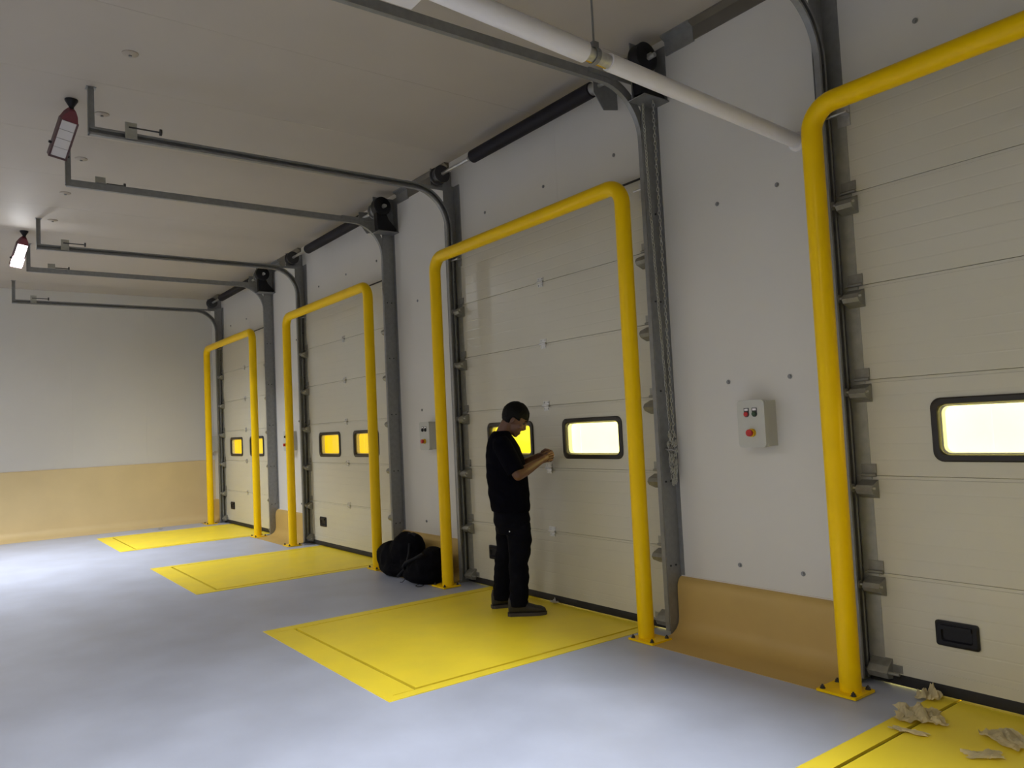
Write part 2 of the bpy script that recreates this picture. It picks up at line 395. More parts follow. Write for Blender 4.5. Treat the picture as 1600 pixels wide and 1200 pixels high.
def f_bbr(s):
    def fn(bm):
        loft(bm, [[(s * (1.165 + e), yy, zz) for (yy, zz) in ((0.0, 0.035), (-0.055, 0.045), (-0.070, 0.075), (-0.045, 0.105), (0.0, 0.135))] for e in (-0.04, 0.065)])
        box(bm, s * 1.165 - 0.10, s * 1.165 + 0.09, -0.006, 0.0, 0.07, 0.11)
        tube(bm, [(s * 1.07, -0.05, 0.075), (s * 1.25, -0.05, 0.075)], 0.008, 10)
    return fn
def f_handle(bm):
    # recessed lift handle: rim, cavity floor and grip bar
    rings = []
    for hw, hh, yy in ((0.098, 0.060, 0.0), (0.098, 0.060, -0.010), (0.090, 0.052, -0.014), (0.072, 0.036, -0.014), (0.066, 0.030, -0.004), (0.001, 0.001, -0.004)):
        rings.append([(q[0], yy, q[1]) for q in rrect(0, 0, hw, hh, min(0.012, hh * 0.4), 3)])
    loft(bm, rings)
def f_grip(bm): box(bm, -0.070, 0.070, -0.024, -0.012, 0.022, 0.042)
DLAB = ['farthest cream sectional dock door, next to the far end wall',
        'cream sectional dock door second from the far end wall, left of the black bags',
        'cream sectional dock door that the standing person faces',
        'nearest cream sectional dock door, cut off by the right edge']
def strip_mats(k):
    Y1 = emat('yellow_daylit_pvc', (1.0, 0.66, 0.01), 0.95, (0.7, 0.5, 0.05))
    Y2 = emat('yellow_daylit_pvc_bright', (1.0, 0.80, 0.0), 1.25, (0.7, 0.55, 0.05))
    W = emat('daylight_through_thin_pvc', (1.0, 0.86, 0.30), 3.6, (0.8, 0.75, 0.4))
    return {0: lambda x: Y1, 1: lambda x: Y1, 2: lambda x: (Y2 if x < -0.35 else W), 3: lambda x: W}[k]
for k, d in enumerate(D):
    t = thing('sectional_door', DLAB[k], 'door', (d, 0, 0), 0, 'sectional dock doors')
    for i in range(6):
        sec = shared('sec%d' % i, 'door_section', f_sect(i), M_door, t)
        zz0, zz1 = PB + PH * i + 0.004, (PB + PH * (i + 1) - 0.004 if i < 5 else 3.074)
        for s in (-1, 1):
            shared('cap%d%d' % (i, s), 'end_cap', lambda bm: box(bm, min(s * CAPX, s * LEAF), max(s * CAPX, s * LEAF), -0.003, 0.041, zz0, zz1), M_cap, sec)
        if i > 0:
            shared('hinge', 'hinge', f_hinge, M_galvl, t, loc=(0, 0, PB + PH * i))
        if i < 5:
            for s in (-1, 1):
                rb = shared('rb%d' % s, 'roller_carrier', f_rb(s), M_carr, t, loc=(0, -0.003, PB + PH * (i + 1)))
                shared('ro%d' % s, 'roller', f_roller(s), M_galvl, rb)
    for s in (-1, 1):
        shared('bb%d' % s, 'bottom_bracket', f_bbr(s), M_carr, t)
        shared('tb%d' % s, 'top_roller_arm', lambda bm: (box(bm, s * 1.175 - 0.035, s * 1.175 + 0.035, -0.05, 0.0, 2.99, 2.995), box(bm, s * 1.175 - 0.035, s * 1.175 + 0.035, -0.006, 0.0, 2.93, 3.05), tube(bm, [(s * 1.13, -0.05, 2.99), (s * 1.25, -0.05, 2.99)], 0.008, 8)), M_galvl, t)
        fr = shared('wf', 'window_frame', f_wframe, M_wf, t, True, loc=(s * WX, 0, 0))
        shared('wp', 'window_pane', f_pane, glass(), fr)
        shared('wr', 'window_reveal', f_reveal, M_pipe, fr, True)
    hd = shared('handle', 'lift_handle', f_handle, M_black, t, loc=(-0.798, 0, 0.315))
    shared('grip', 'grip', f_grip, M_black, hd, bevel=0.003)
    shared('rail', 'bottom_rail', lambda bm: box(bm, -LEAF, LEAF, -0.004, 0.041, PB - 0.002, PB + 0.05), M_door, t, bevel=0.0015)
    shared('seal', 'bottom_seal', lambda bm: prism(bm, [(0.036, PB - 0.002), (-0.004, PB - 0.002), (-0.012, 0.04), (-0.006, 0.011), (0.012, 0.0065), (0.036, 0.009)], 'x', -LEAF, LEAF), M_rub, t, True)
    shared('tseal', 'top_seal', lambda bm: prism(bm, [(0.039, 3.078), (-0.006, 3.080), (-0.010, 3.088), (0.036, 3.094)], 'x', -LEAF, LEAF), M_rub, t)
    # daylit PVC strip curtain hanging outside, seen through the windows
    c = thing('strip_curtain', ['amber daylit curtain behind the windows of the farthest door', 'amber daylit curtain behind the windows of the second door from the end wall',
              'yellow and white daylit curtain behind the windows beside the person', 'glaring white daylit curtain behind the window of the nearest door'][k], 'curtain', (d, 0, 0), 0, 'daylit curtains outside the doors')
    sm = strip_mats(k); nst = 8
    for i in range(nst):
        a = -1.18 + 2.36 * i / nst
        build('strip', lambda bm: box(bm, a - 0.01, a + 2.36 / nst + 0.008, 0.075 + 0.004 * (i % 2), 0.078 + 0.004 * (i % 2), 0.0045, 2.9), sm(a + 0.15), c)
    build('curtain_rail', lambda bm: box(bm, -1.19, 1.19, 0.062, 0.095, 2.9, 3.035), M_galv, c)

# ------------------------------------------------------------------ tracks
def sweep(bm, path, profs):
    # path: (y, z) points; profs: closed polygons of (x, n) with n along the left normal
    for prof_ in profs:
        rings = []
        for i, p in enumerate(path):
            a = path[max(i - 1, 0)]; b = path[min(i + 1, len(path) - 1)]
            dy, dz = b[0] - a[0], b[1] - a[1]; l = math.hypot(dy, dz); ny, nz = -dz / l, dy / l
            rings.append([(q[0], p[0] + ny * q[1], p[1] + nz * q[1]) for q in prof_])
        loft(bm, rings)
TZ, TYV, TR_ = 3.66, -0.062, 0.36
def cprof(s):
    # C section open towards the door centre
    i, o = 1.237, 1.272
    return [[(s * q[0], q[1]) for q in P] for P in (
        [(o - 0.003, -0.030), (o, -0.030), (o, 0.030), (o - 0.003, 0.030)],
        [(i, -0.030), (o - 0.003, -0.030), (o - 0.003, -0.027), (i, -0.027)],
        [(i, 0.027), (o - 0.003, 0.027), (o - 0.003, 0.030), (i, 0.030)],
        [(i, 0.014), (i + 0.003, 0.014), (i + 0.003, 0.027), (i, 0.027)],
        [(i, -0.027), (i + 0.003, -0.027), (i + 0.003, -0.014), (i, -0.014)])]
def arc():
    return [(TYV - TR_ + TR_ * math.cos(a), TZ - TR_ + TR_ * math.sin(a)) for a in [PI / 2 * i / 12 for i in range(13)]]
def f_vert(s): return lambda bm: sweep(bm, [(TYV, 0.03), (TYV, TZ - TR_)], cprof(s))
def f_curve(s): return lambda bm: sweep(bm, arc(), cprof(s))
def f_hor(s): return lambda bm: sweep(bm, [(TYV - TR_, TZ), (-3.045, TZ)], cprof(s))
def f_wang(s):
    ztop = 3.60 if s > 0 else 3.72
    def fn(bm):
        xo = 1.276
        box(bm, min(s * xo, s * (xo + 0.004)), max(s * xo, s * (xo + 0.004)), -0.092, YW, 0.0, ztop)
        box(bm, min(s * xo, s * (xo + 0.035)), max(s * xo, s * (xo + 0.035)), YW - 0.005, YW, 0.0, ztop)
        if s < 0: box(bm, -1.276, -1.19, -0.005 + YW - 0.006, YW, 3.1, ztop)
    return fn
TL = {(0, -1): 'track rail left of the farthest door, in the corner with the end wall', (0, 1): 'track rail on the right of the farthest door',
      (1, -1): 'track rail on the left of the second door, ending near the lit lamp', (1, 1): 'track rail on the right of the second door, behind the bags',
      (2, -1): 'track rail behind the person, running in under the ceiling to the dark lamp', (2, 1): 'track rail right of the person with a chain hanging beside it',
      (3, -1): 'track rail with open channel and rollers beside the nearest yellow post', (3, 1): 'track rail on the far side of the nearest door, outside the picture'}
for k, d in enumerate(D):
    for s in (-1, 1):
        if (k, s) == (3, 1): continue
        t = thing('door_track', 'grey steel ' + TL[(k, s)], 'door track', (d, 0, 0), 0, 'overhead door tracks')
        shared('tv%d' % s, 'vertical_channel', f_vert(s), M_galv, t)
        shared('tc%d' % s, 'curved_channel', f_curve(s), M_galv, t, True)
        shared('th%d' % s, 'horizontal_channel', f_hor(s), M_galv, t)
        wa = shared('tw%d' % s, 'wall_angle', f_wang(s), M_galv, t)
        shared('br%d' % s, 'top_brace', lambda bm: box(bm, s * 1.275 - 0.003, s * 1.275 + 0.003, -0.55, -0.05, TZ + 0.005, TZ + 0.035), M_galv, t)
        for zz in (0.45, 1.0, 1.6, 2.2, 2.8):
            for yy in (-0.06, -0.01):
                shared('ab%d' % s, 'angle_bolt', lambda bm: tube(bm, [(s * 1.270, 0, 0), (s * 1.286, 0, 0)], 0.007, 6), M_dark, wa, loc=(0, yy, zz))
        hx = s * 1.274
        shared('hg%d' % s, 'ceiling_hanger', lambda bm: (box(bm, hx - 0.003, hx + 0.003, -3.055, -3.010, TZ - 0.03, ZC), box(bm, hx - 0.003, hx + 0.032, -3.055, -3.051, TZ - 0.02, ZC), box(bm, hx - 0.03, hx + 0.04, -3.065, -3.0, ZC - 0.004, ZC)), M_galv, t)
        sp = shared('sp%d' % s, 'stop_bracket', lambda bm: (box(bm, s * 1.225 - 0.003, s * 1.225 + 0.003, -2.82, -2.74, TZ - 0.02, TZ + 0.10), box(bm, min(s * 1.225, s * 1.29), max(s * 1.225, s * 1.29), -2.82, -2.74, TZ + 0.031, TZ + 0.035)), M_cap, t)
        shared('sb%d' % s, 'spring_buffer', lambda bm: (tube(bm, [(s * 1.20, -2.80, TZ + 0.055), (s * 1.20, -2.585, TZ + 0.055)], 0.006, 8), tube(bm, [(s * 1.20, -2.592, TZ + 0.055), (s * 1.20, -2.577, TZ + 0.055)], 0.024, 14)), M_dark, sp)

# ------------------------------------------------------------------ torsion shafts, springs, drums and hoists above the doors
SY, SZ = -0.135, 3.800
SL = ['torsion shaft above the farthest door', 'torsion shaft above the second door from the end wall', 'torsion shaft above the door with the person', 'torsion shaft above the nearest door']
for k, d in enumerate(D):
    if k == 3: continue
    t = thing('torsion_shaft', 'dark sleeved spring and ' + SL[k], 'torsion shaft', (d, 0, 0), 0, 'torsion shafts above the doors')
    shared('sh', 'shaft', lambda bm: tube(bm, [(-1.40, SY, SZ), (1.47, SY, SZ)], 0.016, 12), M_galvl, t, True)
    shared('spr', 'spring_sleeve', lambda bm: tube(bm, [(-0.69, SY, SZ), (-0.685, SY, SZ), (0.86, SY, SZ), (0.865, SY, SZ)], [0.045, 0.056, 0.056, 0.045], 24), M_spring, t, True)
    def f_drum(s):
        return lambda bm: tube(bm, [(s * 1.20, SY, SZ), (s * 1.205, SY, SZ), (s * 1.215, SY, SZ), (s * 1.22, SY, SZ), (s * 1.28, SY, SZ), (s * 1.29, SY, SZ), (s * 1.30, SY, SZ)], [0.03, 0.082, 0.082, 0.062, 0.066, 0.084, 0.084], 24)
    shared('dr-1', 'cable_drum', f_drum(-1), M_dark, t, True)
    shared('dr1', 'cable_drum', f_drum(1), M_galv, t, True)
    shared('bpl-1', 'bearing_plate', lambda bm: box(bm, -1.335, -1.330, -0.19, YW, 3.70, 3.88), M_galv, t)
    shared('bpl1', 'bearing_plate', lambda bm: (box(bm, 1.305, 1.312, -0.20, YW, 3.545, 3.93), box(bm, 1.26, 1.42, -0.20, YW, 3.540, 3.547), box(bm, 1.305, 1.405, YW - 0.004, YW, 3.547, 3.93)), M_galv, t)
    shared('spl', 'spring_anchor_plate', lambda bm: loft(bm, [[(e, yy, zz) for (yy, zz) in ((-0.19, 3.86), (YW, 3.88), (YW, 3.66), (-0.10, 3.63), (-0.19, 3.74))] for e in (0.93, 0.936)]), M_galv, t)
    shared('spc', 'spring_cone', lambda bm: tube(bm, [(0.865, SY, SZ), (0.90, SY, SZ), (0.93, SY, SZ)], [0.045, 0.038, 0.03], 16), M_galv, t, True)
    shared('spc2', 'spring_cone', lambda bm: tube(bm, [(-0.75, SY, SZ), (-0.72, SY, SZ), (-0.69, SY, SZ)], [0.024, 0.030, 0.045], 16), M_galv, t, True)
    h = shared('hoist', 'chain_hoist', lambda bm: tube(bm, [(1.315, SY, SZ + 0.015), (1.322, SY, SZ + 0.015), (1.40, SY, SZ + 0.015), (1.412, SY, SZ + 0.015)], [0.085, 0.098, 0.098, 0.08], 24), M_black, t, True)
    shared('hoistg', 'chain_guide', lambda bm: loft(bm, [[(e, yy, zz) for (yy, zz) in ((-0.20, 3.75), (-0.09, 3.75), (-0.06, 3.68), (0.03, 3.585), (0.03, 3.565), (-0.19, 3.565))] for e in (1.316, 1.385)]), M_black, h)
    shared('hub', 'hub_bolt', lambda bm: tube(bm, [(1.41, SY, SZ + 0.015), (1.44, SY, SZ + 0.015)], 0.014, 8), M_galvl, h)
# hand chain hanging beside the right track of the person's door
def f_link(bm):
    pts = [(0.008 * math.cos(a), 0, 0.015 * math.sin(a)) for a in [2 * PI * i / 10 for i in range(10)]]
    rings = []
    for i, p in enumerate(pts):
        nx, nz = p[0] / 0.008, p[2] / 0.015; l = math.hypot(nx, nz)
        rings.append([Vector((p[0] + nx / l * 0.0026 * math.cos(t), 0.0026 * math.sin(t), p[2] + nz / l * 0.0026 * math.cos(t))) for t in [2 * PI * j / 5 for j in range(5)]])
    loft(bm, rings + [rings[0]], cap=False); bmesh.ops.remove_doubles(bm, verts=bm.verts[:], dist=1e-5)
ch = thing('hand_chain', 'zinc hand chain hanging gathered in a bundle beside the track right of the person', 'chain', (D[2] + 1.30, -0.03, 0))
bm = bmesh.new(); f_link(bm); LINK = mesh_of(bm, 'chain_link', M_cap, True)
cnt = 0
def put_link(p, rz, tilt=0):
    o = obj('chain_link', LINK, ch, p); o.rotation_euler = (tilt, 0, rz)
for strand, (x0, y0, x1, y1) in enumerate(((0.012, -0.075, 0.02, 0.0), (0.075, -0.045, 0.035, 0.01))):
    nL = 88; zt, zb = 3.56, 1.30
    for i in range(nL):
        u = i / (nL - 1); put_link((x0 + (x1 - x0) * u ** 1.5 + 0.002 * math.sin(i), y0 + (y1 - y0) * u ** 1.5, zt + (zb - zt) * u), (i % 2) * PI / 2 + strand * 0.6)
for i in range(70):
    a = random.random() * 2 * PI; zz = 0.98 + 0.34 * random.random(); rr = 0.028 * (1 - abs(zz - 1.22) / 0.26) + 0.006
    put_link((0.03 + rr * math.cos(a), 0.0 + 0.6 * rr * math.sin(a), zz), random.random() * PI, random.uniform(-0.4, 0.4))
build('chain_hook', lambda bm: tube(bm, [(-0.02, 0.0, 1.22), (0.0, -0.03, 1.215), (0.03, -0.045, 1.21), (0.06, -0.03, 1.21), (0.06, 0.01, 1.215)], 0.006, 8), M_galv, ch, True)

# ------------------------------------------------------------------ control boxes
BLAB = ['grey control box in the far corner by the end wall, mostly hidden', 'grey control box half hidden behind the second yellow hoop from the end wall',
        'grey control box above the black bags, left of the person', 'grey control box with red stop button on the bare wall at right']
for k in range(4):
    bx = 10.675 - 3.823 * (3 - k)
    t = thing('control_box', BLAB[k], 'control box', (bx, 0, 1.36), 0, 'door control boxes')
    shared('cb_b', 'enclosure', lambda bm: box(bm, -0.088, 0.088, -0.045, YW - 0.001, -0.133, 0.133), M_box, t, bevel=0.006)
    shared('cb_l', 'cover', lambda bm: prism(bm, rrect(0, 0, 0.094, 0.139, 0.022, 4), 'y', -0.083, -0.044), M_box, t, bevel=0.003)
    for sx, m_ in ((-0.028, M_red if k == 3 else M_black), (0.028, M_grn if k == 3 else M_black)):
        b_ = shared('pb%d' % (k == 3) + str(sx), 'push_button', lambda bm: tube(bm, [(sx, -0.082, 0.058), (sx, -0.095, 0.058), (sx, -0.097, 0.058)], [0.014, 0.014, 0.010], 16), m_, t)
        shared('bz' + str(sx), 'bezel', lambda bm: tube(bm, [(sx, -0.082, 0.058), (sx, -0.087, 0.058)], 0.018, 18), M_dark, b_)
        shared('lg' + str(sx), 'legend_plate', lambda bm: (box(bm, sx - 0.017, sx + 0.017, -0.0855, -0.082, 0.056, 0.094)), M_dark, b_)
        shared('lw' + str(sx), 'legend_insert', lambda bm: box(bm, sx - 0.012, sx + 0.012, -0.0865, -0.0855, 0.078, 0.090), M_pipe, b_)
    e_ = shared('es', 'stop_button', lambda bm: tube(bm, [(0.006, -0.100, -0.052), (0.006, -0.114, -0.052), (0.006, -0.122, -0.052), (0.006, -0.125, -0.052)], [0.016, 0.021, 0.020, 0.012], 20), M_red, t, True)
    shared('ec', 'stop_collar', lambda bm: tube(bm, [(0.006, -0.082, -0.052), (0.006, -0.101, -0.052)], 0.024, 20), M_ylp, e_)
    for lz in (0.1225, -0.1225):
        shared('hgb', 'cover_latch', lambda bm: box(bm, 0.088, 0.096, -0.062, -0.02, -0.0075, 0.0075), M_box, t, loc=(0, 0, lz))

# ------------------------------------------------------------------ dock lamps
def dock_lamp(x, lens, label, power=0, aim=(0, 0, -1), spread=142):
    t = thing('dock_lamp', label, 'lamp', (x, -3.12, ZC))
    ax = Vector((-0.20, -0.074, -0.27)).normalized(); wd = Vector((-0.208, 1, -0.12)).normalized(); nrm = -ax.cross(wd).normalized()
    if nrm.x < 0: nrm = -nrm
    top = Vector((0.0, -0.01, -0.13))
    mt = Matrix((( wd.x, nrm.x, ax.x, top.x), (wd.y, nrm.y, ax.y, top.y), (wd.z, nrm.z, ax.z, top.z), (0, 0, 0, 1)))   # local: x width, y normal, z down the axis
    build('ceiling_mount', lambda bm: (tube(bm, [(0, 0, 0), (0, 0, -0.008), (0, 0, -0.03), (0, 0, -0.055), (0, 0, -0.085)], [0.045, 0.045, 0.032, 0.017, 0.017], 18)), M_black, t, True)
    build('housing', lambda bm: loft(bm, [[mt @ Vector((px * q, py, z)) for (px, py) in ((-1, -0.035), (1, -0.035), (1, 0.03), (-1, 0.03))] for z, q in ((-0.055, 0.020), (-0.02, 0.042), (0.03, 0.058))]), M_lred, t, bevel=0.004)
    def f_fr(bm):
        box(bm, -0.061, 0.061, -0.035, 0.018, 0.028, 0.325, mt)
        box(bm, -0.063, -0.050, 0.018, 0.030, 0.028, 0.325, mt); box(bm, 0.050, 0.063, 0.018, 0.030, 0.028, 0.325, mt)
        box(bm, -0.063, 0.063, 0.018, 0.030, 0.314, 0.327, mt)
    fr = build('lamp_frame', f_fr, M_lframe, t)
    for i in range(4):
        z0 = 0.034 + i * 0.070
        build('lens', lambda bm: box(bm, -0.049, 0.049, 0.014, 0.027, z0, z0 + 0.067, mt), lens, fr, bevel=0.003)
    build('side_hinge', lambda bm: box(bm, -0.080, -0.061, -0.01, 0.005, 0.22, 0.236, mt), M_black, fr)
    build('side_hinge', lambda bm: box(bm, 0.061, 0.080, -0.01, 0.005, 0.29, 0.306, mt), M_black, fr)
    if power:
        o = area('dock_lamp_light', (mt @ Vector((0, 0.045, 0.18))), power, 0.08, 0.08, col=(0.93, 0.96, 1.0), spread=math.radians(spread)); o.parent = t
        o.rotation_euler = Vector(aim).to_track_quat('-Z', 'Y').to_euler()
    return t
dock_lamp(7.13, M_lens_off, 'unlit dock lamp with dark red top hanging from the ceiling')
dock_lamp(2.95, M_lens_on, 'lit dock lamp glaring white under the far ceiling', 232, (-0.30, -0.18, -1), 148)
dock_lamp(11.31, M_lens_on, 'lit dock lamp of the nearest doors, above the picture', 74, (-0.05, 0.30, -1), 104)

# ------------------------------------------------------------------ white drain pipe, its hanger, and the ceiling unit it leaves
PX = 11.023
t = thing('drain_pipe', 'white plastic pipe running from the ceiling unit to the wall', 'pipe', (PX, 0, 0))
def pz(y): return 2.958 - 0.0665 * y
build('pipe_run', lambda bm: tube(bm, [(0, 0.045, pz(0)), (0, -1.44, pz(-1.44))], 0.040, 20), M_pipe, t, True)
build('pipe_run', lambda bm: tube(bm, [(0, -1.585, pz(-1.585)), (0, -2.52, pz(-2.52)), (0, -2.58, pz(-2.58) + 0.03), (0, -2.60, pz(-2.6) + 0.09), (0, -2.60, 3.36)], 0.046, 20), M_pipe, t, True)
build('bare_pipe', lambda bm: tube(bm, [(0, -1.43, pz(-1.43)), (0, -1.60, pz(-1.60))], 0.031, 16), M_galvl, t, True)
build('warning_stripe', lambda bm: tube(bm, [(-0.01, -1.45, pz(-1.45) - 0.029), (-0.01, -1.58, pz(-1.58) - 0.029)], 0.004, 6), M_ylp, t)
build('wall_rosette', lambda bm: tube(bm, [(0, 0.039, pz(0)), (0, 0.03, pz(0)), (0, 0.02, pz(0))], [0.055, 0.055, 0.044], 20), M_pipe, t, True)
hgn = thing('pipe_hanger', 'thin steel rod and clip hanging the white pipe from the ceiling', 'hanger', (PX, -1.525, 0))
build('rod', lambda bm: tube(bm, [(0, 0, pz(-1.535) + 0.05), (0, 0, ZC)], 0.005, 8), M_galv, hgn, True)
build('clip', lambda bm: (loft(bm, [[(0.034 * math.cos(a) * q, e, pz(-1.535) + 0.034 * math.sin(a) * q) for a in [2 * PI * i / 16 for i in range(16)]] for q, e in ((1.0, -0.012), (1.12, -0.012), (1.12, 0.012), (1.0, 0.012))], cap=False), box(bm, -0.016, 0.016, -0.016, 0.016, pz(-1.535) + 0.034, pz(-1.535) + 0.062)), M_galv, hgn)
cu_ = thing('ceiling_unit', 'pale box-shaped unit hung under the ceiling at the top edge of the photo', 'ceiling unit', (11.2, -2.55, 3.3))
build('casing', lambda bm: box(bm, -0.665, 0.80, -0.40, 0.38, 0.05, 0.52), M_pipe, cu_, bevel=0.012)
build('drip_tray', lambda bm: loft(bm, [[(-0.665, -0.40, 0.05), (0.80, -0.40, 0.05), (0.80, 0.38, 0.05), (-0.665, 0.38, 0.05)], [(-0.64, -0.375, 0.0), (0.775, -0.375, 0.0), (0.775, 0.355, 0.0), (-0.64, 0.355, 0.0)]]), M_pipe, cu_)
for hx in (-0.6, 0.73):
    for hy in (-0.35, 0.33):
        build('rod', lambda bm: tube(bm, [(hx, hy, 0.5), (hx, hy, ZC - 3.3)], 0.006, 8), M_galv, cu_)

# ------------------------------------------------------------------ the person
P = thing('person', 'person in dark T-shirt and trousers standing at the door, head bowed over both hands', 'person', (8.685, -0.371, 0.004), math.atan2(0.804, 0.5946))
def sring(z, a0, a1, hw, n=28, p=2.4, skew=0.0):
    cx, hd = (a0 + a1) / 2, (a1 - a0) / 2; out = []
    for i in range(n):
        t = 2 * PI * i / n; c, s_ = math.cos(t), math.sin(t)
        out.append((cx + hd * math.copysign(abs(c) ** (2 / p), c), hw * math.copysign(abs(s_) ** (2 / p), s_), z + skew * c))
    return out
def capsule(bm, pts, rad, n=16):
    pts = [Vector(p) for p in pts]; tube(bm, pts, rad, n)
    ellipsoid(bm, pts[0], (rad[0],) * 3, seg=n, rg=8); ellipsoid(bm, pts[-1], (rad[-1],) * 3, seg=n, rg=8)
hp = math.radians(35)
HM = Matrix(((math.cos(hp), 0, math.sin(hp), 0.030), (0, 1, 0, 0), (-math.sin(hp), 0, math.cos(hp), 1.463), (0, 0, 0, 1)))
ELB = {-1: (0.038, -0.232, 1.045), 1: (0.02, 0.228, 1.065)}
WRI = {-1: (0.213, -0.082, 1.135), 1: (0.205, 0.070, 1.165)}
SHO = {-1: (-0.070, -0.165, 1.270), 1: (-0.070, 0.165, 1.270)}
HAND = {-1: (0.262, -0.040, 1.158), 1: (0.256, 0.028, 1.176)}
# body: one continuous surface (head, neck, trunk, arms, palms, legs)
bm = bmesh.new()
ellipsoid(bm, (0.0, 0, 0.030), (0.095, 0.076, 0.093), HM, 28, 18)
ellipsoid(bm, (0.038, 0, -0.048), (0.056, 0.056, 0.066), HM, 24, 16)
ellipsoid(bm, (0.060, 0, -0.010), (0.034, 0.050, 0.055), HM)
ellipsoid(bm, (0.070, 0, -0.098), (0.022, 0.024, 0.018), HM, 16, 10)
ellipsoid(bm, (0.086, 0, -0.068), (0.014, 0.026, 0.007), HM, 16, 10)
ellipsoid(bm, (0.085, 0, -0.080), (0.014, 0.022, 0.008), HM, 16, 10)
ellipsoid(bm, (0.083, 0, 0.030), (0.016, 0.050, 0.011), HM, 16, 10)
for s in (-1, 1):
    ellipsoid(bm, (0.066, s * 0.042, -0.025), (0.022, 0.018, 0.020), HM, 14, 10)
    e = HM @ Matrix.Translation((-0.008, s * 0.074, -0.010)) @ Matrix.Rotation(s * 0.35, 4, 'Z')
    ellipsoid(bm, (0, 0, 0), (0.019, 0.008, 0.031), e, 14, 10)
nt_ = [HM @ Vector(q) for q in ((0.088, 0, 0.025), (0.098, 0, 0.0), (0.108, 0, -0.022), (0.100, 0, -0.034))]
capsule(bm, nt_, [0.009, 0.010, 0.013, 0.010], 12)
for s in (-1, 1): ellipsoid(bm, (0.096, s * 0.012, -0.031), (0.012, 0.010, 0.008), HM, 12, 8)
capsule(bm, [(-0.085, 0, 1.30), (-0.060, 0, 1.36), (-0.020, 0, 1.43)], [0.062, 0.056, 0.055])
loft(bm, [sring(0.66, -0.11, 0.055, 0.12), sring(0.72, -0.12, 0.06, 0.13), sring(0.85, -0.145, 0.075, 0.145), sring(1.0, -0.16, 0.07, 0.15), sring(1.15, -0.175, 0.06, 0.165), sring(1.26, -0.165, 0.03, 0.165), sring(1.33, -0.14, -0.01, 0.09)])
for s in (-1, 1):
    capsule(bm, [SHO[s], [(a + b) / 2 for a, b in zip(SHO[s], ELB[s])], ELB[s]], [0.052, 0.046, 0.040])
    mid = [a * 0.68 + b * 0.32 for a, b in zip(ELB[s], WRI[s])]
    capsule(bm, [ELB[s], mid, WRI[s]], [0.040, 0.043, 0.027])
    w_, h_ = Vector(WRI[s]), Vector(HAND[s])
    capsule(bm, [w_, w_.lerp(h_, 0.5) , h_], [0.025, 0.029, 0.027])
    capsule(bm, [w_.lerp(h_, 0.6) + Vector((0, 0, 0.014)), h_ + Vector((0.006, 0, 0.014))], [0.018, 0.020])
    capsule(bm, [w_.lerp(h_, 0.6) - Vector((0, 0, 0.014)), h_ + Vector((0.004, 0, -0.016))], [0.018, 0.018])
LEG = {-1: [(0.005, -0.085, 0.74), (0.028, -0.105, 0.46), (0.012, -0.122, 0.28), (0.012, -0.130, 0.10)], 1: [(-0.045, 0.085, 0.74), (-0.075, 0.11, 0.46), (-0.108, 0.125, 0.28), (-0.125, 0.139, 0.10)]}
for s in (-1, 1): capsule(bm, LEG[s], [0.066, 0.055, 0.048, 0.030])
base = remesh(mesh_of(bm, 'body_raw', None), 0.0045, 5, 0.5)
# fingers, each its own chain rooted in the palm, joined into the same mesh
bm = bmesh.new(); bm.from_mesh(base)
for s in (-1, 1):
    h_ = Vector(HAND[s]); inw = Vector((0.25, -s * 0.97, 0)).normalized()
    for i, (dz, ln) in enumerate(((0.027, 0.072), (0.009, 0.080), (-0.009, 0.075), (-0.026, 0.060))):
        r0 = h_ + Vector((0.010, s * 0.012, dz)); fw = Vector((0.80, -s * 0.35, 0.28 if s < 0 else 0.1)).normalized()
        p1 = r0 + fw * ln * 0.48; p2 = p1 + (fw * 0.35 + inw * 0.9 + Vector((0, 0, -0.25))).normalized() * ln * 0.34; p3 = p2 + (inw * 0.6 - fw * 0.75 + Vector((0, 0, -0.2))).normalized() * ln * 0.30
        capsule(bm, [r0, p1, p2, p3], [0.0095, 0.009, 0.0082, 0.007], 10)
    r0 = h_ + Vector((-0.022, -s * 0.012, 0.026)); p1 = r0 + Vector((0.026, -s * 0.010, 0.016)); p2 = p1 + Vector((0.026, -s * 0.006, -0.006))
    capsule(bm, [r0, p1, p2], [0.0115, 0.0105, 0.0085], 10)
obj('body', mesh_of(bm, 'body', M_skin, True), P)
for s in (-1, 1):
    ey = bmesh.new(); ellipsoid(ey, (0.079, s * 0.031, 0.010), (0.014, 0.015, 0.010), HM, 14, 10)
    obj('eye', mesh_of(ey, 'eye', mat('eye_dark', (0.05, 0.04, 0.035), 0.2), True), P)
    eb = bmesh.new(); capsule(eb, [HM @ Vector(q) for q in ((0.094, s * 0.012, 0.030), (0.094, s * 0.030, 0.036), (0.082, s * 0.048, 0.032))], [0.004, 0.005, 0.003], 8)
    obj('eyebrow', mesh_of(eb, 'eyebrow', M_hair, True), P)
